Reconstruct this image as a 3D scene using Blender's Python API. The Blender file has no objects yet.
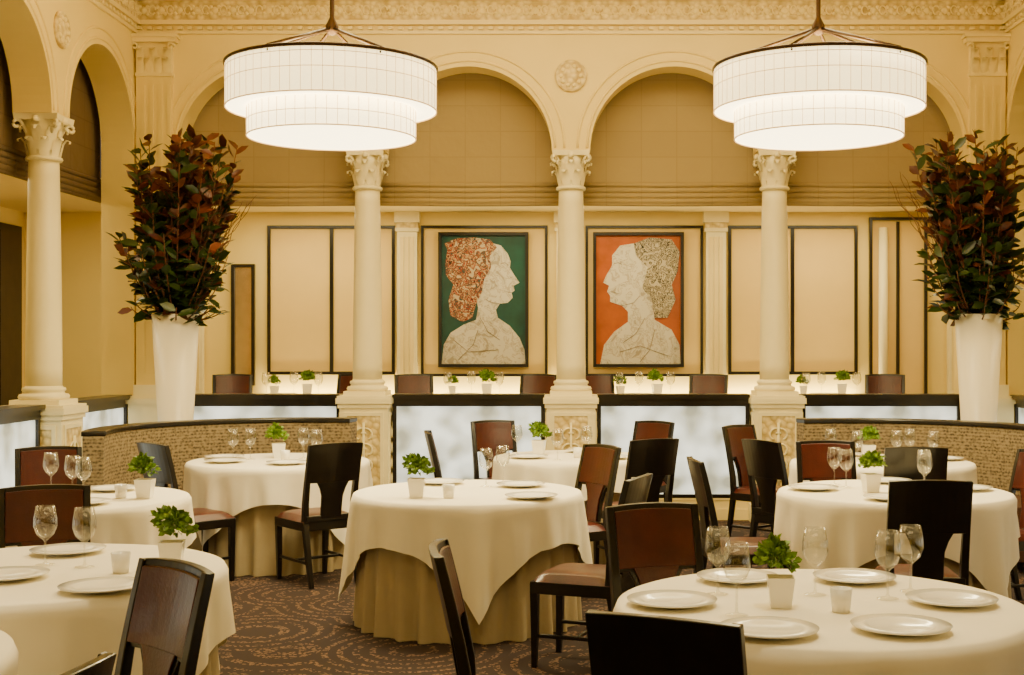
import bpy, math, random
from mathutils import Vector, Matrix
random.seed(7)
PI=math.pi
S=bpy.context.scene
COL=S.collection

# ---------------------------------------------------------------- materials
def new_mat(name):
    m=bpy.data.materials.new(name); m.use_nodes=True
    nt=m.node_tree; b=nt.nodes['Principled BSDF']
    return m,nt,b
def plain(name,col,rough=0.5,metal=0,var=0.06,scale=8,bump=0.0,bscale=60,coat=0,spec=None):
    m,nt,b=new_mat(name)
    tc=nt.nodes.new('ShaderNodeTexCoord'); n=nt.nodes.new('ShaderNodeTexNoise')
    n.inputs['Scale'].default_value=scale; n.inputs['Detail'].default_value=4
    nt.links.new(tc.outputs['Object'],n.inputs['Vector'])
    r=nt.nodes.new('ShaderNodeValToRGB')
    c=col
    r.color_ramp.elements[0].position=.3; r.color_ramp.elements[1].position=.7
    r.color_ramp.elements[0].color=(c[0]*(1-var),c[1]*(1-var),c[2]*(1-var),1)
    r.color_ramp.elements[1].color=(min(1,c[0]*(1+var)),min(1,c[1]*(1+var)),min(1,c[2]*(1+var)),1)
    nt.links.new(n.outputs['Fac'],r.inputs['Fac']); nt.links.new(r.outputs['Color'],b.inputs['Base Color'])
    b.inputs['Roughness'].default_value=rough; b.inputs['Metallic'].default_value=metal
    if coat: b.inputs['Coat Weight'].default_value=coat
    if spec is not None: b.inputs['Specular IOR Level'].default_value=spec
    if bump:
        n2=nt.nodes.new('ShaderNodeTexNoise'); n2.inputs['Scale'].default_value=bscale
        nt.links.new(tc.outputs['Object'],n2.inputs['Vector'])
        bp=nt.nodes.new('ShaderNodeBump'); bp.inputs['Strength'].default_value=bump; bp.inputs['Distance'].default_value=.01
        nt.links.new(n2.outputs['Fac'],bp.inputs['Height']); nt.links.new(bp.outputs['Normal'],b.inputs['Normal'])
    return m
def emis(name,col,strength,base=None):
    m,nt,b=new_mat(name)
    b.inputs['Base Color'].default_value=(*(base or col),1)
    b.inputs['Emission Color'].default_value=(*col,1); b.inputs['Emission Strength'].default_value=strength
    return m

WALL=plain('cream_plaster',(.90,.70,.225),.5,var=.03,scale=1.5,bump=.05)
TRIM=plain('cream_trim',(.92,.75,.31),.42,var=.03,scale=5)
COLM=plain('ivory_column',(.95,.84,.48),.38,var=.03,scale=5)
CEIL=plain('ceiling_paint',(.86,.68,.28),.6,var=.02)
ESP=plain('espresso_wood',(.005,.003,.002),.3,var=.4,scale=14,coat=.12)
MAR=plain('maroon_leather',(.062,.008,.004),.33,var=.25,scale=9,bump=.1,bscale=120,coat=.12)
CLOTH=plain('white_tablecloth',(.95,.88,.70),.85,var=.02,scale=3,bump=.15,bscale=14)
SKIRT=plain('beige_underskirt',(.42,.34,.20),.85,var=.06,scale=5,bump=.15,bscale=40)
CHINA=plain('white_china',(.95,.91,.80),.15,var=.01)
VASE=plain('white_ceramic',(.95,.88,.72),.3,var=.01)
LEAFG=plain('magnolia_green',(.022,.042,.006),.35,var=.5,scale=6)
LEAFR=plain('magnolia_red',(.105,.024,.006),.4,var=.5,scale=6)
TWIG=plain('twig_brown',(.14,.05,.02),.6,var=.3)
HERB=plain('bright_herb',(.14,.25,.010),.55,var=.6,scale=40)
BRASS=plain('dark_bronze',(.05,.024,.010),.35,metal=.7,var=.2)
BLACK=plain('black_frame',(.009,.007,.005),.3,var=.2)
PANELM=plain('silk_panel',(.84,.60,.20),.7,var=.04,scale=2,bump=.05,bscale=150)
DARKDOOR=plain('dark_door_wood',(.03,.018,.010),.4,var=.3)
BANQS=plain('banquette_leather',(.07,.028,.014),.45,var=.2)
SH3=emis('chandelier_seam',(1,.64,.28),.7,(.6,.42,.2))

def brick_mat(name,c1,c2,mort,bw,rh,ms,axes='XZ',rough=.8):
    m,nt,b=new_mat(name)
    tc=nt.nodes.new('ShaderNodeTexCoord'); sp=nt.nodes.new('ShaderNodeSeparateXYZ'); cb=nt.nodes.new('ShaderNodeCombineXYZ')
    nt.links.new(tc.outputs['Object'],sp.inputs[0]); nt.links.new(sp.outputs[axes[0]],cb.inputs['X']); nt.links.new(sp.outputs[axes[1]],cb.inputs['Y'])
    br=nt.nodes.new('ShaderNodeTexBrick'); br.offset=0
    br.inputs['Scale'].default_value=1; br.inputs['Brick Width'].default_value=bw; br.inputs['Row Height'].default_value=rh
    br.inputs['Mortar Size'].default_value=ms; br.inputs['Color1'].default_value=(*c1,1); br.inputs['Color2'].default_value=(*c2,1); br.inputs['Mortar'].default_value=(*mort,1)
    nt.links.new(cb.outputs[0],br.inputs['Vector']); nt.links.new(br.outputs['Color'],b.inputs['Base Color'])
    b.inputs['Roughness'].default_value=rough
    n2=nt.nodes.new('ShaderNodeTexNoise'); n2.inputs['Scale'].default_value=9; nt.links.new(tc.outputs['Object'],n2.inputs['Vector'])
    bp=nt.nodes.new('ShaderNodeBump'); bp.inputs['Strength'].default_value=.3; bp.inputs['Distance'].default_value=.02
    nt.links.new(n2.outputs['Fac'],bp.inputs['Height']); nt.links.new(bp.outputs['Normal'],b.inputs['Normal'])
    return m
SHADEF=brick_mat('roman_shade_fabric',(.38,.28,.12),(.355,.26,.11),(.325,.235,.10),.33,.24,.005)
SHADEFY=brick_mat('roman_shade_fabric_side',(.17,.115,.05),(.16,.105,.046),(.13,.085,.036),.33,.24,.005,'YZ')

def carved():
    m,nt,b=new_mat('carved_plaster')
    tc=nt.nodes.new('ShaderNodeTexCoord'); v=nt.nodes.new('ShaderNodeTexVoronoi'); v.inputs['Scale'].default_value=18
    nt.links.new(tc.outputs['Object'],v.inputs['Vector'])
    r=nt.nodes.new('ShaderNodeValToRGB'); r.color_ramp.elements[0].color=(.92,.75,.34,1); r.color_ramp.elements[1].color=(.58,.41,.13,1)
    r.color_ramp.elements[0].position=.2; r.color_ramp.elements[1].position=.8
    nt.links.new(v.outputs['Distance'],r.inputs['Fac']); nt.links.new(r.outputs['Color'],b.inputs['Base Color'])
    bp=nt.nodes.new('ShaderNodeBump'); bp.inputs['Strength'].default_value=.7; bp.inputs['Distance'].default_value=.02; bp.invert=True
    nt.links.new(v.outputs['Distance'],bp.inputs['Height']); nt.links.new(bp.outputs['Normal'],b.inputs['Normal'])
    b.inputs['Roughness'].default_value=.5
    return m
CARVED=carved()
def carpet():
    m,nt,b=new_mat('patterned_carpet')
    tc=nt.nodes.new('ShaderNodeTexCoord')
    v=nt.nodes.new('ShaderNodeTexVoronoi'); v.inputs['Scale'].default_value=1.15; nt.links.new(tc.outputs['Object'],v.inputs['Vector'])
    mu=nt.nodes.new('ShaderNodeMath'); mu.operation='MULTIPLY'; mu.inputs[1].default_value=72; nt.links.new(v.outputs['Distance'],mu.inputs[0])
    si=nt.nodes.new('ShaderNodeMath'); si.operation='SINE'; nt.links.new(mu.outputs[0],si.inputs[0])
    v2=nt.nodes.new('ShaderNodeTexVoronoi'); v2.inputs['Scale'].default_value=50; nt.links.new(tc.outputs['Object'],v2.inputs['Vector'])
    lt=nt.nodes.new('ShaderNodeMath'); lt.operation='LESS_THAN'; lt.inputs[1].default_value=.45; nt.links.new(v2.outputs['Distance'],lt.inputs[0])
    gt=nt.nodes.new('ShaderNodeMath'); gt.operation='GREATER_THAN'; gt.inputs[1].default_value=.25; nt.links.new(si.outputs[0],gt.inputs[0])
    mm=nt.nodes.new('ShaderNodeMath'); mm.operation='MULTIPLY'; nt.links.new(lt.outputs[0],mm.inputs[0]); nt.links.new(gt.outputs[0],mm.inputs[1])
    mx=nt.nodes.new('ShaderNodeMix'); mx.data_type='RGBA'
    mx.inputs[6].default_value=(.022,.010,.008,1); mx.inputs[7].default_value=(.16,.09,.05,1)
    nt.links.new(mm.outputs[0],mx.inputs[0]); nt.links.new(mx.outputs[2],b.inputs['Base Color'])
    b.inputs['Roughness'].default_value=.95
    return m
CARPET=carpet()
def woven():
    m,nt,b=new_mat('woven_upholstery')
    tc=nt.nodes.new('ShaderNodeTexCoord')
    w1=nt.nodes.new('ShaderNodeTexWave'); w1.bands_direction='Z'; w1.inputs['Scale'].default_value=12; w1.inputs['Distortion'].default_value=3; w1.inputs['Detail Scale'].default_value=5
    nt.links.new(tc.outputs['Object'],w1.inputs['Vector'])
    v=nt.nodes.new('ShaderNodeTexVoronoi'); v.inputs['Scale'].default_value=42; nt.links.new(tc.outputs['Object'],v.inputs['Vector'])
    ad=nt.nodes.new('ShaderNodeMath'); ad.operation='MULTIPLY_ADD'; ad.inputs[1].default_value=.45; nt.links.new(w1.outputs['Fac'],ad.inputs[0]); nt.links.new(v.outputs['Distance'],ad.inputs[2])
    r=nt.nodes.new('ShaderNodeValToRGB'); r.color_ramp.elements[0].color=(.06,.042,.024,1); r.color_ramp.elements[1].color=(.30,.23,.13,1)
    r.color_ramp.elements[0].position=.25; r.color_ramp.elements[1].position=.95
    nt.links.new(ad.outputs[0],r.inputs['Fac']); nt.links.new(r.outputs['Color'],b.inputs['Base Color']); b.inputs['Roughness'].default_value=.8
    return m
WOVEN=woven()
def lightbox():
    m,nt,b=new_mat('backlit_frosted_glass')
    tc=nt.nodes.new('ShaderNodeTexCoord'); n=nt.nodes.new('ShaderNodeTexNoise'); n.inputs['Scale'].default_value=4.2; n.inputs['Detail'].default_value=1
    nt.links.new(tc.outputs['Object'],n.inputs['Vector'])
    r=nt.nodes.new('ShaderNodeValToRGB'); r.color_ramp.elements[0].position=.35; r.color_ramp.elements[1].position=.64
    r.color_ramp.elements[0].color=(.26,.26,.19,1); r.color_ramp.elements[1].color=(1,1,.82,1)
    nt.links.new(n.outputs['Fac'],r.inputs['Fac']); nt.links.new(r.outputs['Color'],b.inputs['Emission Color'])
    b.inputs['Emission Strength'].default_value=1.7; b.inputs['Base Color'].default_value=(.30,.31,.27,1); b.inputs['Roughness'].default_value=.25
    return m
LBOX=lightbox()
def glassm():
    m,nt,b=new_mat('clear_glass'); nt.nodes.remove(b)
    out=nt.nodes['Material Output']
    t=nt.nodes.new('ShaderNodeBsdfTransparent'); t.inputs[0].default_value=(.95,.95,.93,1)
    g=nt.nodes.new('ShaderNodeBsdfGlossy'); g.inputs['Roughness'].default_value=.05
    f=nt.nodes.new('ShaderNodeLayerWeight'); f.inputs['Blend'].default_value=.3
    pw=nt.nodes.new('ShaderNodeMath'); pw.operation='POWER'; pw.inputs[1].default_value=2.0; nt.links.new(f.outputs['Facing'],pw.inputs[0])
    ml=nt.nodes.new('ShaderNodeMath'); ml.operation='MULTIPLY_ADD'; ml.inputs[1].default_value=.75; ml.inputs[2].default_value=.07; nt.links.new(pw.outputs[0],ml.inputs[0])
    mx=nt.nodes.new('ShaderNodeMixShader'); nt.links.new(ml.outputs[0],mx.inputs[0]); nt.links.new(t.outputs[0],mx.inputs[1]); nt.links.new(g.outputs[0],mx.inputs[2])
    nt.links.new(mx.outputs[0],out.inputs['Surface'])
    return m
GLASS=glassm()
SH1=emis('chandelier_silk',(1,.79,.40),5.0,(.9,.8,.6))
SH1B=emis('chandelier_silk_outer',(1,.76,.35),3.2,(.9,.8,.6))
SH2=emis('chandelier_diffuser',(1,.82,.45),7.0,(.9,.8,.6))
def artpat(name,cols,scale,p0=.38,dp=.045):
    m,nt,b=new_mat(name)
    tc=nt.nodes.new('ShaderNodeTexCoord')
    n=nt.nodes.new('ShaderNodeTexNoise'); n.inputs['Scale'].default_value=scale*.8; n.inputs['Detail'].default_value=5; n.inputs['Distortion'].default_value=1.5
    nt.links.new(tc.outputs['Object'],n.inputs['Vector']); 
    r=nt.nodes.new('ShaderNodeValToRGB'); r.color_ramp.interpolation='CONSTANT'
    e=r.color_ramp.elements; e[0].position=0; e[0].color=(*cols[0],1); e[1].position=p0; e[1].color=(*cols[1],1)
    for i,c in enumerate(cols[2:]):
        x=e.new(p0+dp*(i+1)); x.color=(*c,1)
    nt.links.new(n.outputs['Fac'],r.inputs['Fac']); nt.links.new(r.outputs['Color'],b.inputs['Base Color']); b.inputs['Roughness'].default_value=.4
    return m
TEAL=plain('teal_paint',(.0015,.060,.050),.3,var=.25,scale=6)
ORANGE=plain('orange_paint',(.40,.080,.0008),.3,var=.2,scale=6)
PAPER=artpat('collage_paper',[(.40,.34,.25),(.56,.52,.41),(.66,.62,.50),(.50,.43,.32),(.68,.64,.53)],9)
REDH=artpat('collage_red',[(.03,.010,.006),(.33,.025,.005),(.50,.36,.17),(.26,.028,.008),(.015,.06,.055),(.40,.11,.012),(.52,.44,.28)],17,.36,.045)
GREYH=artpat('collage_grey',[(.018,.014,.01),(.34,.27,.16),(.54,.48,.34),(.03,.024,.016),(.42,.35,.23),(.08,.065,.04),(.52,.45,.32)],15,.36,.045)
MIRROR=plain('antique_mirror',(.75,.65,.5),.12,metal=.9,var=.1)

# ---------------------------------------------------------------- mesh builder
class MB:
    def __init__(s): s.v=[];s.f=[];s.m=[];s.sm=[];s.mats=[];s.M=Matrix.Identity(4)
    def mi(s,m):
        if m not in s.mats: s.mats.append(m)
        return s.mats.index(m)
    def add(s,vs,fs,m,smooth=False):
        o=len(s.v); s.v+=[tuple(s.M@Vector(p)) for p in vs]
        k=s.mi(m)
        for f in fs: s.f.append([i+o for i in f]); s.m.append(k); s.sm.append(smooth)
    def box(s,x0,x1,y0,y1,z0,z1,m):
        s.add([(x0,y0,z0),(x1,y0,z0),(x1,y1,z0),(x0,y1,z0),(x0,y0,z1),(x1,y0,z1),(x1,y1,z1),(x0,y1,z1)],
              [(0,3,2,1),(4,5,6,7),(0,1,5,4),(1,2,6,5),(2,3,7,6),(3,0,4,7)],m)
    def lathe(s,prof,n,c,m,smooth=True,caps=True):
        vs=[];fs=[]
        for r,z in prof:
            for i in range(n):
                a=2*PI*i/n; vs.append((c[0]+r*math.cos(a),c[1]+r*math.sin(a),c[2]+z))
        for k in range(len(prof)-1):
            for i in range(n):
                j=(i+1)%n; fs.append((k*n+i,k*n+j,(k+1)*n+j,(k+1)*n+i))
        if caps:
            fs.append(tuple(range(n))[::-1]); fs.append(tuple((len(prof)-1)*n+i for i in range(n)))
        s.add(vs,fs,m,smooth)
    def tube(s,pts,rad,n,m,smooth=True,ry=None):
        pts=[Vector(p) for p in pts]; vs=[];fs=[]
        if not isinstance(rad,(list,tuple)): rad=[rad]*len(pts)
        up=Vector((0,0,1)); t0=(pts[-1]-pts[0]).normalized() if (pts[-1]-pts[0]).length>1e-6 else (pts[1]-pts[0]).normalized()
        if abs(t0.z)>.8: up=Vector((0,1,0))
        for k,p in enumerate(pts):
            t=(pts[min(k+1,len(pts)-1)]-pts[max(k-1,0)]).normalized()
            a=t.cross(up)
            if a.length<1e-4: a=t.cross(Vector((1,.1,0)))
            a.normalize(); b=a.cross(t).normalized()
            for i in range(n):
                w=2*PI*(i+.5)/n; vs.append(p+a*(rad[k]*math.cos(w))+b*(rad[k]*math.sin(w)))
        for k in range(len(pts)-1):
            for i in range(n):
                j=(i+1)%n; fs.append((k*n+i,k*n+j,(k+1)*n+j,(k+1)*n+i))
        fs.append(tuple(range(n))[::-1]); fs.append(tuple((len(pts)-1)*n+i for i in range(n)))
        s.add(vs,fs,m,smooth)
    def poly(s,pts,y0,y1,m):
        n=len(pts); vs=[(x,y0,z) for x,z in pts]+[(x,y1,z) for x,z in pts]
        fs=[tuple(range(n)),tuple(range(2*n-1,n-1,-1))]+[(i,(i+1)%n,n+(i+1)%n,n+i) for i in range(n)]
        s.add(vs,fs,m)
    def mesh(s,name):
        me=bpy.data.meshes.new(name); me.from_pydata(s.v,[],s.f)
        for m in s.mats: me.materials.append(m)
        me.polygons.foreach_set('material_index',s.m); me.polygons.foreach_set('use_smooth',s.sm); me.update()
        return me
    def obj(s,name,loc=(0,0,0),rz=0,bevel=0):
        return inst(s.mesh(name),name,loc,rz,bevel)
def inst(me,name,loc=(0,0,0),rz=0,bevel=0,sc=1):
    o=bpy.data.objects.new(name,me); COL.objects.link(o); o.location=loc; o.rotation_euler=(0,0,rz); o.scale=(sc,sc,sc)
    if bevel:
        b=o.modifiers.new('bevel','BEVEL'); b.width=bevel; b.segments=2; b.limit_method='ANGLE'
    return o

# ---------------------------------------------------------------- room constants
YB=11.8; TH=.30; XW=3.95; TOP=5.0; SPR=3.37; R=.76; SP=1.87
FRONT=-1.5; YG=14.5; XG=6.1; GF=.35; GC=3.08

b=MB(); b.box(-XW-.3,XW+.3,FRONT,YB+.3,-.1,0,CARPET); b.obj('floor')
b=MB(); b.box(-XG,XG,YB+.25,YG,-.1,GF,CARPET); b.box(-XG,-XW-.25,FRONT,YB+.25,-.1,GF,CARPET); b.box(XW+.25,XG,FRONT,YB+.25,-.1,GF,CARPET); b.obj('gallery_floor')
b=MB(); b.box(-XW-.3,XW+.3,FRONT,YB+.6,TOP,TOP+.1,CEIL); b.obj('ceiling')
b=MB(); b.box(-XG,XG,YB+.50,YG,GC,GC+.1,CEIL); b.box(-XG,-XW-.5,FRONT,YB+.5,GC,GC+.1,CEIL); b.box(XW+.5,XG,FRONT,YB+.5,GC,GC+.1,CEIL); b.obj('gallery_ceiling')
b=MB(); b.box(-XG,XG,YG,YG+.1,-.1,GC+.1,WALL); b.obj('wall_back')
b=MB(); b.box(-XG-.1,-XG,FRONT,YG+.1,-.1,GC+.1,WALL); b.obj('wall_left_outer')
b=MB(); b.box(XG,XG+.1,FRONT,YG+.1,-.1,GC+.1,WALL); b.obj('wall_right_outer')
b=MB(); b.box(-XG,XG,FRONT-.1,FRONT,-.1,TOP+.1,WALL); b.obj('wall_front')

def arcade(name,u0,u1,centres,M):
    b=MB(); b.M=M
    cs=sorted(centres)
    segs=[(u0,0,cs[0]-R,0)]
    N=36
    for k,c in enumerate(cs):
        for i in range(N):
            a0=PI-PI*i/N; a1=PI-PI*(i+1)/N
            segs.append((c+R*math.cos(a0),SPR+R*math.sin(a0),c+R*math.cos(a1),SPR+R*math.sin(a1)))
        if k<len(cs)-1: segs.append((c+R,SPR,cs[k+1]-R,SPR))
    segs.append((cs[-1]+R,0,u1,0))
    for (a,za,c,zc) in segs:
        b.add([(a,0,za),(c,0,zc),(c,0,TOP),(a,0,TOP),(a,TH,za),(c,TH,zc),(c,TH,TOP),(a,TH,TOP)],
              [(0,1,2,3),(5,4,7,6),(1,0,4,5)],WALL)
    for uu in (cs[0]-R,cs[-1]+R):
        b.add([(uu,0,0),(uu,TH,0),(uu,TH,SPR),(uu,0,SPR)],[(0,1,2,3)],WALL)
    b.obj(name)
    t=MB(); t.M=M
    for c in cs:
        for rr,rd in ((R+.03,.012),(R+.115,.012)):
            t.tube([(c+rr*math.cos(PI*i/40),-.001,SPR+.02+(rr)*math.sin(PI*i/40)) for i in range(41)],rd,6,WALL)
    for k in range(len(cs)-1):
        if (k%2==1) or len(cs)>4:
            mx=(cs[k]+cs[k+1])/2
            P=Matrix.Translation((mx,0,4.04))@Matrix.Rotation(PI/2,4,'X')
            t.M=M@P
            t.lathe([(.145,0),(.145,.018),(.13,.028),(.12,.018),(.09,.016),(.06,.026),(.02,.035)],28,(0,0,0),CARVED)
            for i in range(10):
                a=2*PI*i/10; t.lathe([(.022,.01),(.018,.03),(.008,.036)],8,(.09*math.cos(a),.09*math.sin(a),0),TRIM)
            t.M=M
    t.obj('trim_arch_'+name.split('_',1)[1])
MBk=Matrix.Translation((0,YB,0))
arcade('wall_arcade_back',-XW,XW,[-2.805,-.935,.935,2.805],MBk)
ML=Matrix.Translation((-XW,0,0))@Matrix.Rotation(PI/2,4,'Z')
sc=[11.0-SP*k for k in range(7)]
arcade('wall_arcade_left',FRONT,YB+TH,sc,ML)
MR=Matrix.Translation((XW,0,0))@Matrix.Rotation(-PI/2,4,'Z')
arcade('wall_arcade_right',-(YB+TH),-FRONT,[-q for q in sc],MR)

def crown(name,M,u0,u1):
    b=MB(); b.M=M
    b.box(u0,u1,-.025,.01,4.42,4.45,TRIM)
    b.box(u0,u1,-.05,.01,4.50,4.54,TRIM)
    b.box(u0,u1,-.03,.01,4.54,4.72,CARVED)
    b.box(u0,u1,-.10,.01,4.72,4.77,TRIM)
    b.box(u0,u1,-.16,.01,4.83,4.88,TRIM)
    b.box(u0,u1,-.26,.01,4.88,5.0,TRIM)
    n=int((u1-u0)/.09)
    for i in range(n):
        u=u0+(i+.5)*(u1-u0)/n
        b.box(u-.025,u+.025,-.14,.01,4.77,4.83,TRIM)
        b.box(u-.02,u+.02,-.045,.01,4.455,4.485,TRIM)
    n=int((u1-u0)/.16)
    for i in range(n):
        u=u0+(i+.5)*(u1-u0)/n
        for (du,dz,r) in ((0,0,.035),(.035,.03,.02),(-.035,.03,.02),(.035,-.03,.02),(-.035,-.03,.02)):
            vs=[]
            c=(u+du,-.03,4.63+dz); K=8
            for j in range(K): vs.append((c[0]+r*math.cos(2*PI*j/K),c[1],c[2]+r*math.sin(2*PI*j/K)))
            for j in range(K): vs.append((c[0]+.6*r*math.cos(2*PI*j/K),c[1]-.02,c[2]+.6*r*math.sin(2*PI*j/K)))
            fs=[(j,(j+1)%K,K+(j+1)%K,K+j) for j in range(K)]+[tuple(range(K,2*K))]
            b.add(vs,fs,TRIM,True)
        b.tube([(u+.08+.03*math.cos(q),-.04,4.63+.04*math.sin(q)) for q in [PI*2*z/10 for z in range(10)]],.008,5,TRIM)
    b.obj(name)
crown('trim_crown_back',MBk,-XW,XW); crown('trim_crown_left',ML,FRONT,YB); crown('trim_crown_right',MR,-YB,-FRONT)

def capital(b,c,z0,z1,r,aw,m):
    H=z1-z0; ha=.045
    b.lathe([(r+.02,z0-.03),(r+.028,z0-.015),(r+.02,z0),(r,z0+.005),(r+.01,z0+H*.6),(r+.04,z1-ha)],20,(c[0],c[1],0),m)
    for row,(zb,hh,off) in enumerate(((z0,H*.45,0),(z0+H*.15,H*.58,.5))):
        for i in range(8):
            a=2*PI*(i+off)/8+PI/8
            ca,sa=math.cos(a),math.sin(a)
            pr=[(r+.004,0,.034),(r+.016,hh*.4,.042),(r+.028,hh*.75,.038),(r+.055,hh,.028),(r+.078,hh*.93,.018),(r+.075,hh*.8,.006)]
            vs=[]
            for (rr,z,w) in pr:
                for q,dr in ((-1,-.008),(0,.006),(1,-.008)):
                    vs.append((c[0]+(rr+dr)*ca-q*w*sa,c[1]+(rr+dr)*sa+q*w*ca,zb+z))
            fs=[]
            for k in range(len(pr)-1):
                for q in range(2): fs.append((k*3+q,k*3+q+1,k*3+q+4,k*3+q+3))
            b.add(vs,fs,m,True)
    for i in range(4):
        a=PI/4+i*PI/2; ca,sa=math.cos(a),math.sin(a)
        cr=aw*.60; pts=[(c[0]+(r+.01)*ca,c[1]+(r+.01)*sa,z0+H*.5)]
        for k in range(12):
            q=PI*.9-k*.55; rr=.042*(1-k/14)
            pts.append((c[0]+(cr+rr*math.cos(q))*ca,c[1]+(cr+rr*math.cos(q))*sa,z1-ha-.04+rr*math.sin(q)))
        b.tube(pts,.013,6,m)
    h=aw/2; pts=[]
    for i in range(4):
        a=PI/4+i*PI/2
        p=Vector((math.cos(a),math.sin(a)))*h*1.33; q=Vector((math.cos(a+PI/2),math.sin(a+PI/2)))*h*1.33
        for k in range(7):
            t=k/6; w=p.lerp(q,t); w=w*(1-.10*math.sin(PI*t)); pts.append(w)
    n=len(pts); vs=[(c[0]+p.x,c[1]+p.y,z1-ha) for p in pts]+[(c[0]+p.x*1.04,c[1]+p.y*1.04,z1) for p in pts]
    b.add(vs,[(i,(i+1)%n,n+(i+1)%n,n+i) for i in range(n)]+[tuple(range(n))[::-1],tuple(range(n,2*n))],m)
    for i in range(4):
        a=i*PI/2; b.lathe([(.028,-.02),(.03,0),(.02,.025)],8,(c[0]+h*.92*math.cos(a),c[1]+h*.92*math.sin(a),z1-ha),m)

def column_mesh():
    b=MB(); w=.22
    b.box(-w-.03,w+.03,-w-.03,w+.03,0,.16,COLM); b.box(-w-.015,w+.015,-w-.015,w+.015,.16,.20,COLM)
    b.box(-w,w,-w,w,.20,1.03,COLM)
    b.box(-w-.015,w+.015,-w-.015,w+.015,1.03,1.07,COLM); b.box(-w-.03,w+.03,-w-.03,w+.03,1.07,1.12,COLM); b.box(-w-.02,w+.02,-w-.02,w+.02,1.12,1.14,COLM)
    for k in range(4):
        b.M=Matrix.Rotation(k*PI/2,4,'Z')
        for (x0,x1,z0,z1) in ((-.18,.18,.96,.99),(-.18,.18,.25,.28),(-.18,-.15,.28,.96),(.15,.18,.28,.96)):
            b.box(x0,x1,-w-.012,-w,z0,z1,COLM)
        b.box(-.15,.15,-w-.004,-w,.28,.96,CARVED)
        b.tube([(0,-w-.01,.32),(0,-w-.015,.9)],.012,6,COLM)
        for z in (.38,.52,.66,.80):
            for sx in (-1,1):
                pts=[(sx*(.012+.055*math.sin(q*.5)+.02*math.sin(q)),-w-.012,z+.05*math.cos(q*.75)) for q in [j*.6 for j in range(8)]]
                b.tube(pts,.009,5,COLM)
            b.lathe([(.03,0),(.022,.012),(.01,.02)],8,(0,-w-.0,z),COLM)
        b.M=Matrix.Identity(4)
    b.box(-.19,.19,-.19,.19,1.14,1.18,COLM)
    b.lathe([(.18,1.18),(.19,1.20),(.18,1.22),(.155,1.225),(.15,1.24),(.162,1.25),(.158,1.27),(.14,1.275),(.136,1.285)],28,(0,0,0),COLM)
    prof=[]
    for i in range(13):
        t=i/12; prof.append((.134-.022*t**1.6,1.28+t*(3.05-1.28)))
    b.lathe(prof,28,(0,0,0),COLM)
    capital(b,(0,0),3.05,3.37,.112,.35,COLM)
    return b.mesh('column')
cm=column_mesh()
for x in (-SP,0,SP): inst(cm,'column',(x,YB+.15,0))
cy=[11.0-SP/2-SP*k for k in range(6)]
for y in cy:
    inst(cm,'column',(-XW-.13,y,0)); inst(cm,'column',(XW+.13,y,0))

def pilaster(x,y,rz=0):
    b=MB(); w=.16
    b.box(-w-.06,w+.06,-.09,0,0,1.14,COLM); b.box(-w-.08,w+.08,-.11,0,1.07,1.12,COLM); b.box(-w-.08,w+.08,-.11,0,0,.16,COLM)
    b.box(-w-.02,w+.02,-.07,0,1.14,1.24,COLM)
    b.box(-w,w,-.05,0,1.24,4.05,WALL)
    for i in range(4):
        xx=-w+.045+i*.077; b.box(xx,xx+.035,-.056,-.05,1.35,3.95,WALL)
    b.box(-w-.01,w+.01,-.06,0,4.03,4.06,TRIM)
    for row,(zb,hh,n) in enumerate(((4.06,.13,4),(4.10,.18,3))):
        for i in range(n):
            xx=-w+.04+i*(2*w-.08)/(n-1) if n>1 else 0
            pr=[(-.052,0,.032),(-.065,hh*.5,.038),(-.09,hh,.028),(-.11,hh*.9,.015)]
            vs=[];fs=[]
            for (yy,z,ww) in pr:
                for q in (-1,0,1): vs.append((xx+q*ww,yy-(.008 if q==0 else 0),zb+z))
            for k in range(3):
                for q in range(2): fs.append((k*3+q,k*3+q+1,k*3+q+4,k*3+q+3))
            b.add(vs,fs,TRIM,True)
    for sx in (-1,1):
        b.tube([(sx*w+.04*(1-k/14)*math.cos(k*.55)*sx,-.09,4.29+.04*(1-k/14)*math.sin(k*.55)) for k in range(12)],.012,6,TRIM)
    b.box(-w,w,-.055,0,4.05,4.34,TRIM)
    b.box(-w-.05,w+.05,-.11,0,4.33,4.37,TRIM); b.box(-w-.07,w+.07,-.13,0,4.37,4.40,TRIM)
    return b.obj('trim_pilaster',(x,y,0),rz)
pilaster(-3.77,YB); pilaster(3.77,YB)

def half_wall(name,L):
    b=MB(); h=L/2
    b.box(-h,h,-.06,.08,0,.20,TRIM); b.box(-h,h,-.075,.08,.0,.10,TRIM); b.box(-h,h,-.07,.08,.185,.20,TRIM)
    b.box(-h,h,-.07,.08,.20,.235,ESP)
    b.box(-h,-h+.035,-.07,.08,.235,1.04,ESP); b.box(h-.035,h,-.07,.08,.235,1.04,ESP)
    b.box(-h,h,-.075,.085,1.04,1.11,ESP); b.box(-h,h,-.11,.12,1.11,1.15,ESP)
    b.box(-h+.035,h-.035,-.045,.06,.235,1.04,LBOX)
    return b.mesh(name)
hw=half_wall('half_wall',1.87-.48)
for x in (-.935,.935): inst(hw,'half_wall',(x,YB+.15,0))
hwe=half_wall('half_wall',3.565-SP-.24)
for s in (-1,1): inst(hwe,'half_wall',(s*(SP+.24+(3.565-SP-.24)/2),YB+.15,0))
hws=half_wall('half_wall',1.44)
for k in range(6):
    for s,rz in ((-1,PI/2),(1,-PI/2)):
        y=sc[k]; 
        if k==0: inst(hws,'half_wall',(s*(XW+.13),11.035,0),rz)
        else: inst(hw,'half_wall',(s*(XW+.13),y,0),rz)

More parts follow.
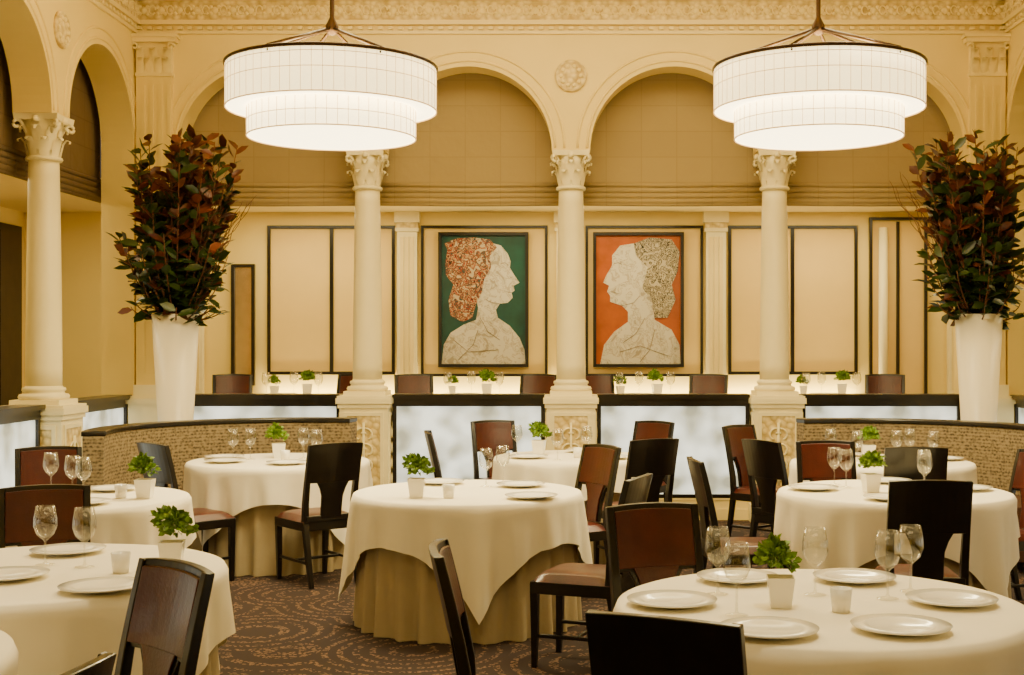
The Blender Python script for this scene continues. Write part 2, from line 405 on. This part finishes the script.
def shade(name,M,u0,u1,mat):
    b=MB(); b.M=M
    b.box(u0,u1,0,.03,3.0,4.98,mat)
    for i,(z,r) in enumerate(((3.10,.022),(3.05,.03),(3.0,.03),(2.95,.03),(2.92,.018))):
        b.tube([(u0,.0,z),((u0+u1)/2,.0,z-.006),(u1,0,z)],r,10,mat)
    b.obj(name)
for c in [-2.805,-.935,.935,2.805]:
    shade('roman_shade',Matrix.Translation((0,YB+TH+.07,0)),c-.93,c+.93,SHADEF)
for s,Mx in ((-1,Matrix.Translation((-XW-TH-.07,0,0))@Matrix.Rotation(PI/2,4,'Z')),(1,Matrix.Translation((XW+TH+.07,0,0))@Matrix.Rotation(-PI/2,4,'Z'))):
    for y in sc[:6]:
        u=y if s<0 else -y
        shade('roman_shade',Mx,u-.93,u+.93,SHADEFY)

# ---------------------------------------------------------------- gallery back wall dressing
def frame_rect(b,x0,x1,z0,z1,w,y0,y1,m):
    b.box(x0,x0+w,y0,y1,z0,z1,m); b.box(x1-w,x1,y0,y1,z0,z1,m); b.box(x0+w,x1-w,y0,y1,z1-w,z1,m); b.box(x0+w,x1-w,y0,y1,z0,z0+w,m)
for (x0,xm,x1) in ((-3.38,-2.665,-1.96),(1.75,2.465,3.19)):
    b=MB(); frame_rect(b,x0,x1,1.27,2.93,.035,-.04,0,BLACK); b.box(xm-.02,xm+.02,-.04,0,1.30,2.90,BLACK)
    b.box(x0+.03,x1-.03,-.015,0,1.30,2.90,PANELM); b.obj('framed_wall_panel',(0,YG,0))
for (x0,x1) in ((-1.67,-.26),(.16,1.47)):
    b=MB(); frame_rect(b,x0,x1,1.25,2.93,.03,-.04,0,BLACK); b.box(x0+.03,x1-.03,-.015,0,1.28,2.90,PANELM); b.obj('framed_wall_panel',(0,YG,0))
GREYL=plain('ink_line',(.16,.10,.05),.6)
def art(name,px0,bg,body,hair,hairmat,x0,x1,marks):
    z0,z1=1.355,2.85
    b=MB(); w=.035
    frame_rect(b,x0,x1,z0,z1,w,-.075,-.012,BLACK)
    b.box(x0+w,x1-w,-.03,-.012,z0+w,z1-w,bg)
    W=x1-x0-2*w; H=z1-z0-2*w
    def cv(p): return [(x0+w+min(1,max(0,(x-px0)/85))*W, z1-w-min(1,max(0,(y-236)/128))*H) for x,y in p]
    b.poly(cv(body),-.036,-.03,PAPER); b.poly(cv(hair),-.042,-.036,hairmat)
    for ln in marks:
        b.tube([(x,-.038,z) for x,z in cv(ln)],.003,4,GREYL)
    b.obj(name,(0,YG-.043,0))
art('profile_portrait',443,TEAL,[(492,243),(503,246),(510,254),(513,262),(512,268),(517,276),(522,283),(516,286),(517,291),(514,293),(515,298),(510,303),(502,304),(498,310),(500,318),(512,326),(522,338),(527,350),(528,364),(443,364),(445,345),(452,333),(465,325),(478,320),(480,308),(476,290),(475,260),(482,247)],
 [(447,262),(449,250),(446,244),(458,239),(475,238),(492,240),(499,248),(492,256),(493,268),(486,280),(484,292),(478,304),(474,318),(464,322),(452,316),(450,300),(455,285),(447,275)],REDH,-1.47,-.47,
 [[(503,264),(507,263),(510,265)],[(508,292),(514,293)],[(488,300),(494,303),(502,304)],[(482,318),(490,332),(502,340)],[(455,340),(470,352),(500,350)],[(460,360),(475,345),(480,330)]])
art('profile_portrait',596,ORANGE,[(640,243),(620,246),(612,256),(612,266),(606,276),(603,283),(609,286),(607,292),(610,296),(610,302),(622,306),(628,312),(628,322),(614,332),(604,345),(600,364),(681,364),(680,345),(672,330),(655,320),(652,300),(655,260)],
 [(634,244),(650,238),(672,240),(680,252),(678,272),(672,285),(676,300),(668,318),(655,318),(652,300),(642,288),(648,268),(636,256)],GREYH,.245,1.25,
 [[(614,264),(618,263),(622,265)],[(610,292),(616,293)],[(622,306),(634,303),(640,296)],[(645,318),(636,334),(624,342)],[(620,352),(640,346),(668,356)],[(655,330),(650,350),(640,362)]])
for x in (-1.82,-.05,1.61,-4.2,4.3):
    b=MB(); b.box(-.11,.11,-.07,0,GF,2.90,COLM); b.box(-.14,.14,-.10,0,2.96,3.08,COLM); b.box(-.13,.13,-.09,0,2.86,2.90,COLM); b.box(-.12,.12,-.08,0,2.90,2.96,CARVED)
    for i in range(3): b.box(-.075+i*.055,-.035+i*.055,-.08,-.07,1.1,2.8,TRIM)
    b.box(-.15,.15,-.11,0,GF,1.0,COLM)
    b.obj('trim_gallery_pilaster',(x,YG,0))
b=MB(); frame_rect(b,3.32,3.96,GF+.01,3.02,.03,-.06,-.002,BLACK); b.box(3.62,3.65,-.06,-.002,GF+.05,2.97,BLACK); b.box(3.35,3.93,-.02,-.002,GF+.05,2.97,PANELM)
b.lathe([(.05,GF+.02),(.05,2.9)],16,(3.46,-.09,0),COLM); b.obj('door_1',(0,YG,0))
b=MB(); frame_rect(b,-3.78,-3.52,1.15,2.5,.035,-.05,-.002,BLACK); b.box(-3.75,-3.55,-.02,-.002,1.18,2.47,MIRROR); b.obj('wall_mirror',(0,YG,0))
b=MB(); b.box(-XG+.005,-XG+.06,13.0,14.3,GF+.005,2.90,BLACK); b.box(-XG+.06,-XG+.09,13.08,13.6,GF+.05,2.82,DARKDOOR); b.box(-XG+.06,-XG+.09,13.7,14.22,GF+.05,2.82,DARKDOOR); b.obj('door_2')
b=MB(); frame_rect(b,4.55,5.5,GF+.01,2.95,.06,-.06,-.002,BLACK); b.box(4.61,5.44,-.03,-.002,GF+.01,2.9,PANELM); b.obj('door_3',(0,YG,0))
b=MB(); b.box(-3.5,3.25,-.55,-.16,GF,GF+.45,BANQS); b.box(-3.5,3.25,-.26,-.16,GF+.45,.98,WOVEN); b.box(-3.5,3.25,-.27,-.16,.98,1.0,ESP)
b.obj('wall_banquette',(0,YG,0),bevel=.008)

# ---------------------------------------------------------------- chair
def back_y(z): return -.18-.10*max(0,(z-.45)/.50)**1.3
def chair_mesh(padback):
    b=MB()
    for s in (-1,1):
        pts=[(s*.17,-.26,0),(s*.174,-.22,.2),(s*.178,-.185,.42)]+[(s*(.178+.012*(z-.45)),back_y(z),z) for z in (.55,.68,.8,.88,.945)]
        b.tube(pts,[.021,.025,.028,.027,.025,.023,.022,.021],4,ESP,False)
        b.tube([(s*.18,.205,.42),(s*.176,.205,.2),(s*.172,.21,0)],[.029,.025,.019],4,ESP,False)
        b.tube([(s*.174,-.235,.16),(s*.174,.205,.16)],.013,4,ESP,False)
    b.tube([(-.174,-.01,.16),(.174,-.01,.16)],.013,4,ESP,False)
    b.box(-.20,.20,-.205,.225,.37,.43,ESP)
    n=12; vs=[];fs=[]
    for i in range(n+1):
        for j in range(n+1):
            u=-1+2*i/n; v=-1+2*j/n
            z=.43+.05*((1-abs(u)**5)*(1-abs(v)**5))**.5
            vs.append((u*.20,v*.21+.01,z))
    for i in range(n):
        for j in range(n):
            a=i*(n+1)+j; fs.append((a,a+n+1,a+n+2,a+1))
    b.add(vs,fs,MAR,True)
    def curved(x0,x1,z0,z1,t0,t1,m,wide=None,n=10,kz=5):
        vs=[];fs=[]
        for k in range(kz+1):
            z=z0+(z1-z0)*k/kz
            for i in range(n+1):
                x=x0+(x1-x0)*i/n
                if wide: x=x*wide(z)
                y=back_y(z)-.026*(1-(x/.2)**2)
                crest=.010*(1-(x/.2)**2) if k==kz else 0
                vs.append((x,y+t0,z+crest)); vs.append((x,y+t1,z+crest))
        w=(n+1)*2
        for k in range(kz):
            for i in range(n):
                a=k*w+2*i; fs.append((a,a+w,a+w+2,a+2)); fs.append((a+1,a+3,a+w+3,a+w+1))
            a=k*w; fs.append((a,a+1,a+w+1,a+w)); a=k*w+2*n; fs.append((a,a+w,a+w+1,a+1))
        for i in range(n):
            a=2*i; fs.append((a,a+2,a+3,a+1)); a=kz*w+2*i; fs.append((a,a+1,a+3,a+2))
        b.add(vs,fs,m,False)
    curved(-.198,.198,.69,.945,-.015,.013,ESP)
    curved(-.165,.165,.705,.925,.013,.024,MAR)
    ww=lambda z: 1+.55*max(0,(z-.57)/.12)**2
    curved(-.075,.075,.45,.70,-.013,.011,ESP,ww)
    curved(-.06,.06,.46,.71,.011,.020,MAR,ww)
    if padback:
        curved(-.175,.175,.705,.925,-.023,-.015,MAR); curved(-.06,.06,.46,.71,-.020,-.013,MAR,ww)
    b.box(-.18,.18,-.215,-.18,.43,.47,ESP)
    return b.mesh('dining_chair')
CH=chair_mesh(False); CHR=chair_mesh(True)
def chair(bx,by,dx,dy,red=False,z=0):
    L=math.hypot(dx,dy); dx/=L; dy/=L
    a=math.atan2(-dx,dy)
    inst(CHR if red else CH,'dining_chair',(bx+.24*dx,by+.24*dy,z),a,bevel=.004)
chair(-1.58,8.64,-.62,.78); chair(-2.74,8.62,.7,.7)
chair(-1.03,9.8,1,.1); chair(-.66,11.15,.4,-.9,True)
chair(.17,8.40,-.75,-.5,True); chair(.30,6.46,-.9,.33)
chair(.56,9.02,-.5,.85); chair(.69,11.05,-.6,-.75,True)
chair(.34,5.26,.30,-.95,True); chair(.75,7.45,1,.08)
chair(1.33,8.90,.85,.5); chair(1.38,10.5,.7,-.7,True)
chair(1.73,6.28,.06,1); chair(2.2,8.31,.05,1); chair(1.72,8.76,.0,-1,True)
chair(2.84,8.0,-.95,-.25)
chair(-3.31,8.24,.4,-.9,True); chair(-2.41,5.95,.35,-.93,True)
chair(-1.20,3.83,-.7,-.72,True); chair(-.38,4.2,1,.06)
chair(.235,3.15,.42,.9); chair(-1.05,2.58,-.95,.15)

# ---------------------------------------------------------------- tables
def table(x,y,Rt,rot,seed,a=None):
    rng=random.Random(seed); a=a or Rt*1.37
    b=MB(); N=200
    ph=[rng.uniform(0,6.28) for _ in range(5)]
    vs=[];fs=[]; K=8
    for k in range(K+1):
        l=.735*k/K
        for i in range(N):
            t=2*PI*i/N
            f=math.sin(24*t+ph[0]+.8*math.sin(3*t+ph[1])); f=math.copysign(abs(f)**.6,f)
            r=Rt-.045+l*(.03+.035*f+.015*math.sin(37*t+ph[2]))
            vs.append((r*math.cos(t),r*math.sin(t),.74-l))
    for k in range(K):
        for i in range(N):
            j=(i+1)%N; fs.append((k*N+i,(k+1)*N+i,(k+1)*N+j,k*N+j))
    b.add(vs,fs,SKIRT,True)
    vs=[(0,0,.75)];fs=[]; rings=[Rt*.35,Rt*.7,Rt*.93,Rt-.01]
    for r in rings:
        for i in range(N):
            t=2*PI*i/N; vs.append((r*math.cos(t),r*math.sin(t),.75))
    K=12; nr=len(rings)
    for k in range(K+1):
        for i in range(N):
            t=2*PI*i/N; p=t-rot
            L=min(a/max(abs(math.cos(p)),abs(math.sin(p)))-Rt,.62)
            l=L*k/K
            g=math.sin(17*t+ph[1]+1.2*math.sin(2*t+ph[2]))
            fold=l*(.025+.04*math.cos(8*p+.35*math.sin(2*t+ph[3]))+.06*math.copysign(abs(g)**.7,g)*min(1,l/.15)+.02*math.sin(31*t+ph[4]))
            r=Rt+.004+min(l,.012)+max(-.006,fold)
            vs.append((r*math.cos(t),r*math.sin(t),.745-l))
    nr+=K+1
    for i in range(N): fs.append((0,1+i,1+(i+1)%N))
    for k in range(nr-1):
        for i in range(N):
            j=(i+1)%N; o=1+k*N; fs.append((o+i,o+N+i,o+N+j,o+j))
    b.add(vs,fs,CLOTH,True)
    b.lathe([(.3,0),(.3,.03),(.06,.06),(.05,.68),(.2,.72)],16,(0,0,0),ESP)
    b.obj('dining_table',(x,y,0))
D=math.radians
TABS=[(-2.16,9.6,.65,10),(0,9.95,.58,30),(2.27,9.5,.65,50),(-.60,7.56,.655,-36),(1.88,7.56,.66,-5),(-2.79,7.25,.63,20),(-2.0,4.9,.67,5),(.82,4.28,.665,25),(-2.20,3.45,.66,0)]
for i,(x,y,r,a) in enumerate(TABS): table(x,y,r,D(a),i+1)

# ---------------------------------------------------------------- tableware
b=MB(); b.lathe([(.0,.004),(.07,.0),(.085,.004),(.10,.012),(.145,.018),(.148,.022),(.10,.019),(.088,.012),(.0,.010)],36,(0,0,0),CHINA,caps=False); PL=b.mesh('dinner_plate')
b=MB(); b.lathe([(.036,0),(.036,.002),(.008,.007),(.004,.015),(.0038,.09),(.010,.098),(.032,.118),(.044,.15),(.043,.18),(.035,.228),(.0342,.228),(.042,.18),(.043,.15),(.031,.12),(.0,.103)],24,(0,0,0),GLASS,caps=False); WG=b.mesh('wine_glass')
b=MB(); b.lathe([(.0,0),(.028,0),(.036,.075),(.033,.075),(.027,.006),(0,.006)],20,(0,0,0),CHINA,caps=False); VT=b.mesh('votive_cup')
def leaf(b,p,d,n,L,W,m,curl=.3):
    d=d.normalized(); sd=d.cross(n)
    if sd.length<1e-3: sd=Vector((1,0,0))
    sd.normalize(); n=sd.cross(d).normalized()
    def P(t,s,h): return p+d*(L*t)+sd*(W*s)+n*(L*(h-curl*t*t))
    vs=[P(0,0,0),P(.3,-.42,.05),P(.3,0,-.02),P(.3,.42,.05),P(.65,-.45,.06),P(.65,0,-.01),P(.65,.45,.06),P(1,0,0)]
    b.add(vs,[(0,2,1),(0,3,2),(1,2,5,4),(2,3,6,5),(4,5,7),(5,6,7)],m,True)
def small_plant(seed):
    rng=random.Random(seed); b=MB()
    b.M=Matrix.Rotation(PI/4,4,'Z')
    b.lathe([(0,0),(.040,0),(.054,.085),(.050,.085),(.046,.07),(0,.07)],4,(0,0,0),CHINA,smooth=False,caps=False)
    b.M=Matrix.Identity(4)
    lob=[(rng.uniform(-.028,.028),rng.uniform(-.03,.03),rng.uniform(.115,.16)) for _ in range(4)]
    for i in range(320):
        th=rng.uniform(0,2*PI); ph=rng.uniform(.0,2.0)
        d=Vector((math.sin(ph)*math.cos(th),math.sin(ph)*math.sin(th),math.cos(ph)))
        rr=rng.uniform(.01,.035)
        p=Vector(lob[i%4])+d*rr
        nn=Vector((rng.uniform(-1,1),rng.uniform(-1,1),rng.uniform(-.3,1)))
        leaf(b,p,d+nn*.6,nn,rng.uniform(.016,.028),rng.uniform(.014,.024),HERB,.5)
    return b.mesh('potted_herb')
PP=[small_plant(i) for i in range(3)]
TZ=.751
def plate(*ps):
    for x,y in ps: inst(PL,'dinner_plate',(x,y,TZ))
def glass(*ps):
    for x,y in ps: inst(WG,'wine_glass',(x,y,TZ))
def votive(*ps):
    for x,y in ps: inst(VT,'votive_cup',(x,y,TZ))
pc=[0]
def herb(x,y,z=TZ,s=1.15):
    pc[0]+=1; inst(PP[pc[0]%3],'potted_herb',(x,y,z),(pc[0]%5)*.12-.2,sc=s)
plate((.33,4.25),(.60,4.68),(1.02,4.68),(1.25,4.27),(.58,3.82),(.98,3.86)); glass((.50,4.43),(.52,4.08),(.83,4.42),(1.06,4.35),(1.17,4.48)); herb(.68,4.22,s=1.15); votive((.86,4.14))
plate((-.30,7.80),(-.22,7.20),(-.80,7.95)); herb(-.86,7.24,s=1.25); votive((-.68,7.22),); glass((-.51,7.80),(-.42,8.02))
plate((1.42,7.62),(1.95,8.02),(2.32,7.62),(1.75,7.12)); herb(1.73,7.5,s=1.25); votive((1.90,7.45)); glass((1.64,7.75),(2.04,7.5),(2.09,7.7),(1.60,7.9))
plate((-2.5,9.4),(-2.6,9.75),(-2.02,9.25),(-1.75,9.8)); herb(-2.2,9.78,s=1.3); votive((-2.1,9.55)); glass((-2.38,9.65),(-2.0,9.72),(-2.5,9.62),(-1.87,9.55))
plate((-.32,9.75),(.3,9.7),(.1,10.3)); herb(-.25,10.1,s=1.3); glass((-.42,10.1),(.12,9.95),(-.1,9.6)); votive((.05,9.8))
plate((1.88,9.35),(2.1,9.95),(2.50,9.15),(2.75,9.6)); herb(2.2,9.62,s=1.3); glass((2.07,9.40),(2.38,9.5),(2.5,9.6),(2.62,9.40),(1.93,9.65)); votive((2.3,9.30))
plate((-2.68,7.58),(-3.1,7.2),(-2.6,6.92)); herb(-2.36,7.2,s=1.25); votive((-2.5,7.22)); glass((-2.8,7.30),(-2.70,7.2),(-3.0,7.5))
plate((-2.05,4.72),(-2.05,5.3),(-1.62,4.5)); herb(-1.52,4.95,s=1.2); votive((-1.68,4.85)); glass((-2.03,5.02),(-1.86,4.97))
plate((-1.70,3.5),(-2.1,3.85))

for i,x in enumerate((-2.75,-.95,.75,2.6)):
    b=MB(); b.box(-.34,.34,-.34,.34,.72,.75,CLOTH); b.box(-.35,.35,-.35,.35,.45,.735,CLOTH); b.lathe([(.22,0),(.22,.03),(.03,.05),(.03,.7)],16,(0,0,0),ESP)
    b.obj('dining_table',(x,13.0,GF),bevel=.01)
    for gx,gy in ((-.27,12.88),(.24,12.92),(-.06,13.18)): inst(WG,'wine_glass',(x+gx,gy,GF+.751))
    inst(PL,'dinner_plate',(x-.1,12.84,GF+.751))
    herb(x+.11,13.0,GF+.751,1.3)
    herb(x-.25,13.15,GF+.751,1.0)
for x,dx in ((-3.45,1),(-2.2,-1),(-1.60,1),(-.33,-1),(.25,1),(1.4,-1),(3.2,-1)):
    chair(x,13.25,dx*.25,-1,True,GF)

# ---------------------------------------------------------------- curved banquettes
def banquette(cx,cy,a0,a1):
    b=MB(); N=48
    def ring(r0,r1,z0,z1,m,sm=False):
        vs=[];fs=[]
        for i in range(N+1):
            a=a0+(a1-a0)*i/N; ca,sa=math.cos(a),math.sin(a)
            vs+=[(r0*ca,r0*sa,z0),(r1*ca,r1*sa,z0),(r1*ca,r1*sa,z1),(r0*ca,r0*sa,z1)]
        for i in range(N):
            for q in range(4): fs.append((4*i+q,4*i+(q+1)%4,4*i+4+(q+1)%4,4*i+4+q))
        fs.append((0,3,2,1)); fs.append((4*N,4*N+1,4*N+2,4*N+3))
        b.add(vs,fs,m,sm)
    ring(1.22,1.36,.08,.965,WOVEN); ring(1.205,1.37,.965,1.0,ESP); ring(.98,1.33,0,.08,ESP)
    ring(.92,1.22,.08,.36,BANQS); ring(.90,1.22,.36,.47,BANQS)
    b.obj('curved_banquette',(cx,cy,0),bevel=.008)
banquette(-2.1,9.45,D(76),D(199)); banquette(2.22,9.35,D(-17),D(106))

# ---------------------------------------------------------------- tall arrangements
def arrangement(x,y,seed,lean):
    rng=random.Random(seed); b=MB()
    b.lathe([(0,0),(.085,0),(.092,.02),(.198,1.86),(.184,1.86),(.172,1.7),(0,1.7)],36,(0,0,0),VASE,caps=False)
    for i in range(110):
        th=rng.uniform(0,2*PI); tilt=rng.uniform(.02,.26); L=rng.uniform(.8,1.62)
        if i>=68: tilt=rng.uniform(.2,.58); L=rng.uniform(.4,.85)
        if i>=100: tilt=rng.uniform(.6,1.1); L=rng.uniform(.18,.3)
        d=Vector((math.sin(tilt)*math.cos(th)+lean*.04,math.sin(tilt)*math.sin(th)*.9,math.cos(tilt)))
        p0=Vector((d.x*.12,d.y*.12,1.78)); pts=[]
        for k in range(7):
            t=k/6; out=Vector((math.cos(th),math.sin(th),0))*(.11*math.sin(t*2.2))
            pts.append(p0+d*L*t+out)
        b.tube(pts,[.008-.0008*k for k in range(7)],5,TWIG)
        nl=int(26*L/1.1)
        for j in range(nl):
            t=.04+.96*j/nl; q=t*6; k=min(5,int(q)); p=pts[k].lerp(pts[k+1],q-k)
            a=j*2.4+rng.uniform(-.5,.5); up=rng.uniform(.0,.8)
            dd=Vector((math.cos(a),math.sin(a),up))+d*.4
            if p.z<2.3: dd.z-=.9*rng.random()
            z=p.z; pr=min(.9,max(.10,(z-1.95)/1.2))
            m=LEAFR if rng.random()<pr*.75 else LEAFG
            leaf(b,p,dd,Vector((rng.uniform(-.6,.6),rng.uniform(-1.2,.2),.8)),rng.uniform(.11,.175),rng.uniform(.06,.095),m,rng.uniform(.05,.3))
    for i in range(52):
        th=rng.uniform(0,2*PI); tilt=rng.uniform(.1,.42); L=rng.uniform(.9,1.4)
        d=Vector((math.sin(tilt)*math.cos(th)+lean*.20,math.sin(tilt)*math.sin(th)*.7,math.cos(tilt)))
        p=Vector((0,0,1.8)); pts=[p.copy()]; w=rng.uniform(0,6)
        for k in range(22):
            p=p+d*(L/22)+Vector((math.sin(k*1.1+w),math.cos(k*.9+w),0))*.018
            pts.append(p.copy())
        b.tube(pts,[.0062-.00018*k for k in range(23)],4,TWIG)
    b.obj('magnolia_arrangement',(x,y,0))
arrangement(-3.36,11.05,3,1); arrangement(3.45,11.0,5,-1)

# ---------------------------------------------------------------- chandeliers
WARM=(1,.81,.41)
def chandelier(x,y):
    b=MB()
    r1,r2=.655,.525
    zt,zm,zb=3.35,3.08,2.905
    def drum(r,z0,z1,m): 
        b.lathe([(r-.004,z0),(r,z0),(r,z1),(r-.004,z1),(r-.004,z0)],96,(0,0,0),m,caps=False)
    drum(r1,zm,zt,SH1B); drum(r2,zb,zm+.02,SH1)
    b.lathe([(r2-.02,zm+.004),(r1-.005,zm+.004),(r1-.005,zm+.010),(r2-.02,zm+.010),(r2-.02,zm+.004)],72,(0,0,0),SH2,caps=False)
    b.lathe([(.0,zb+.004),(r2-.006,zb+.004),(r2-.006,zb+.008),(0,zb+.008)],72,(0,0,0),SH2,caps=False)
    for r,z0,z1,n in ((r1,zm,zt,64),(r2,zb,zm,52)):
        for i in range(n):
            a=2*PI*i/n; ca,sa=math.cos(a),math.sin(a)
            b.tube([((r+.001)*ca,(r+.001)*sa,z0),((r+.001)*ca,(r+.001)*sa,z1)],.0020,4,SH3)
    def hoop(r,z,w,m): b.tube([(r*math.cos(2*PI*i/72),r*math.sin(2*PI*i/72),z) for i in range(73)],w,6,m)
    hoop(r1,zt,.012,BRASS); hoop(r1+.001,(zt+zm)/2+.01,.0026,SH3); hoop(r1,zm,.005,SH3); hoop(r2,zb,.005,SH3); hoop(r2,zm-.08,.0026,SH3); hoop(r1,zt-.035,.0026,SH3)
    for i in range(6):
        a=2*PI*i/6+.1
        b.tube([(0,0,3.60),(r1*math.cos(a),r1*math.sin(a),zt+.005)],.011,6,BRASS)
        b.tube([(.0,.0,zt-.02),(r1*math.cos(a),r1*math.sin(a),zt-.02)],.008,6,BRASS)
    b.lathe([(.0,3.55),(.035,3.56),(.042,3.61),(.018,3.66),(.015,3.67),(.015,4.92),(.07,4.94),(.08,5.0)],16,(0,0,0),BRASS,caps=False)
    b.obj('drum_chandelier',(x,y,0))
    la=bpy.data.lights.new('bulb','AREA'); la.shape='DISK'; la.size=.95; la.energy=85; la.color=WARM
    o=bpy.data.objects.new('chandelier_downlight',la); COL.objects.link(o); o.location=(x,y,2.895)
    la=bpy.data.lights.new('bulb_up','AREA'); la.shape='DISK'; la.size=1.0; la.energy=80; la.color=(1,.79,.35)
    o=bpy.data.objects.new('chandelier_uplight',la); COL.objects.link(o); o.location=(x,y,3.2); o.rotation_euler=(PI,0,0)
chandelier(-1.507,8.2); chandelier(1.56,8.2); 

# ---------------------------------------------------------------- lights
def area(name,loc,sx,sy,e,rot=(0,0,0),col=WARM):
    la=bpy.data.lights.new(name,'AREA'); la.shape='RECTANGLE'; la.size=sx; la.size_y=sy; la.energy=e; la.color=col
    o=bpy.data.objects.new(name,la); COL.objects.link(o); o.location=loc; o.rotation_euler=rot
area('ceiling_fill',(0,9.8,4.95),5,1.0,140); area('ceiling_fill',(0,5.5,4.95),5,1.5,65); area('ceiling_fill',(0,1.5,4.95),4,1.5,85)  # unseen fill panels, added under the ceiling to lift the room's overall brightness
for i,(x,y,r,a) in enumerate(TABS):
    la=bpy.data.lights.new('table_spot','SPOT'); la.energy=290; la.spot_size=math.radians(30); la.spot_blend=.7; la.shadow_soft_size=.12; la.color=(1,.87,.58)
    o=bpy.data.objects.new('added_table_spot',la); COL.objects.link(o); o.location=(x,y+.25,4.9); o.rotation_euler=(-math.atan2(.25,4.15),0,0)  # added spot with no fitting, brightens the tabletop against its skirt
area('gallery_light',(-2.7,13.7,3.05),1.8,.3,34); area('gallery_light',(0,13.7,3.05),2.4,.3,36); area('gallery_light',(2.7,13.7,3.05),1.8,.3,34)
area('led_cove',(-.1,14.42,1.02),6.6,.06,80,(PI,0,0),(1,.80,.37))
area('side_gallery_light',(-5.2,11.5,3.05),.8,3,50); area('side_gallery_light',(5.2,11.5,3.05),.8,3,50)
w=bpy.data.worlds.new('World'); S.world=w; w.use_nodes=True; w.node_tree.nodes['Background'].inputs[0].default_value=(1,.8,.55,1); w.node_tree.nodes['Background'].inputs[1].default_value=.1

# ---------------------------------------------------------------- camera
cd=bpy.data.cameras.new('camera'); cd.lens=1300/1024*36; cd.sensor_width=36; cd.shift_x=-59/1024; cd.shift_y=7.5/1024; cd.clip_start=.05
co=bpy.data.objects.new('camera',cd); COL.objects.link(co); co.location=(0,0,1.6); co.rotation_euler=(PI/2,0,0)
S.camera=co
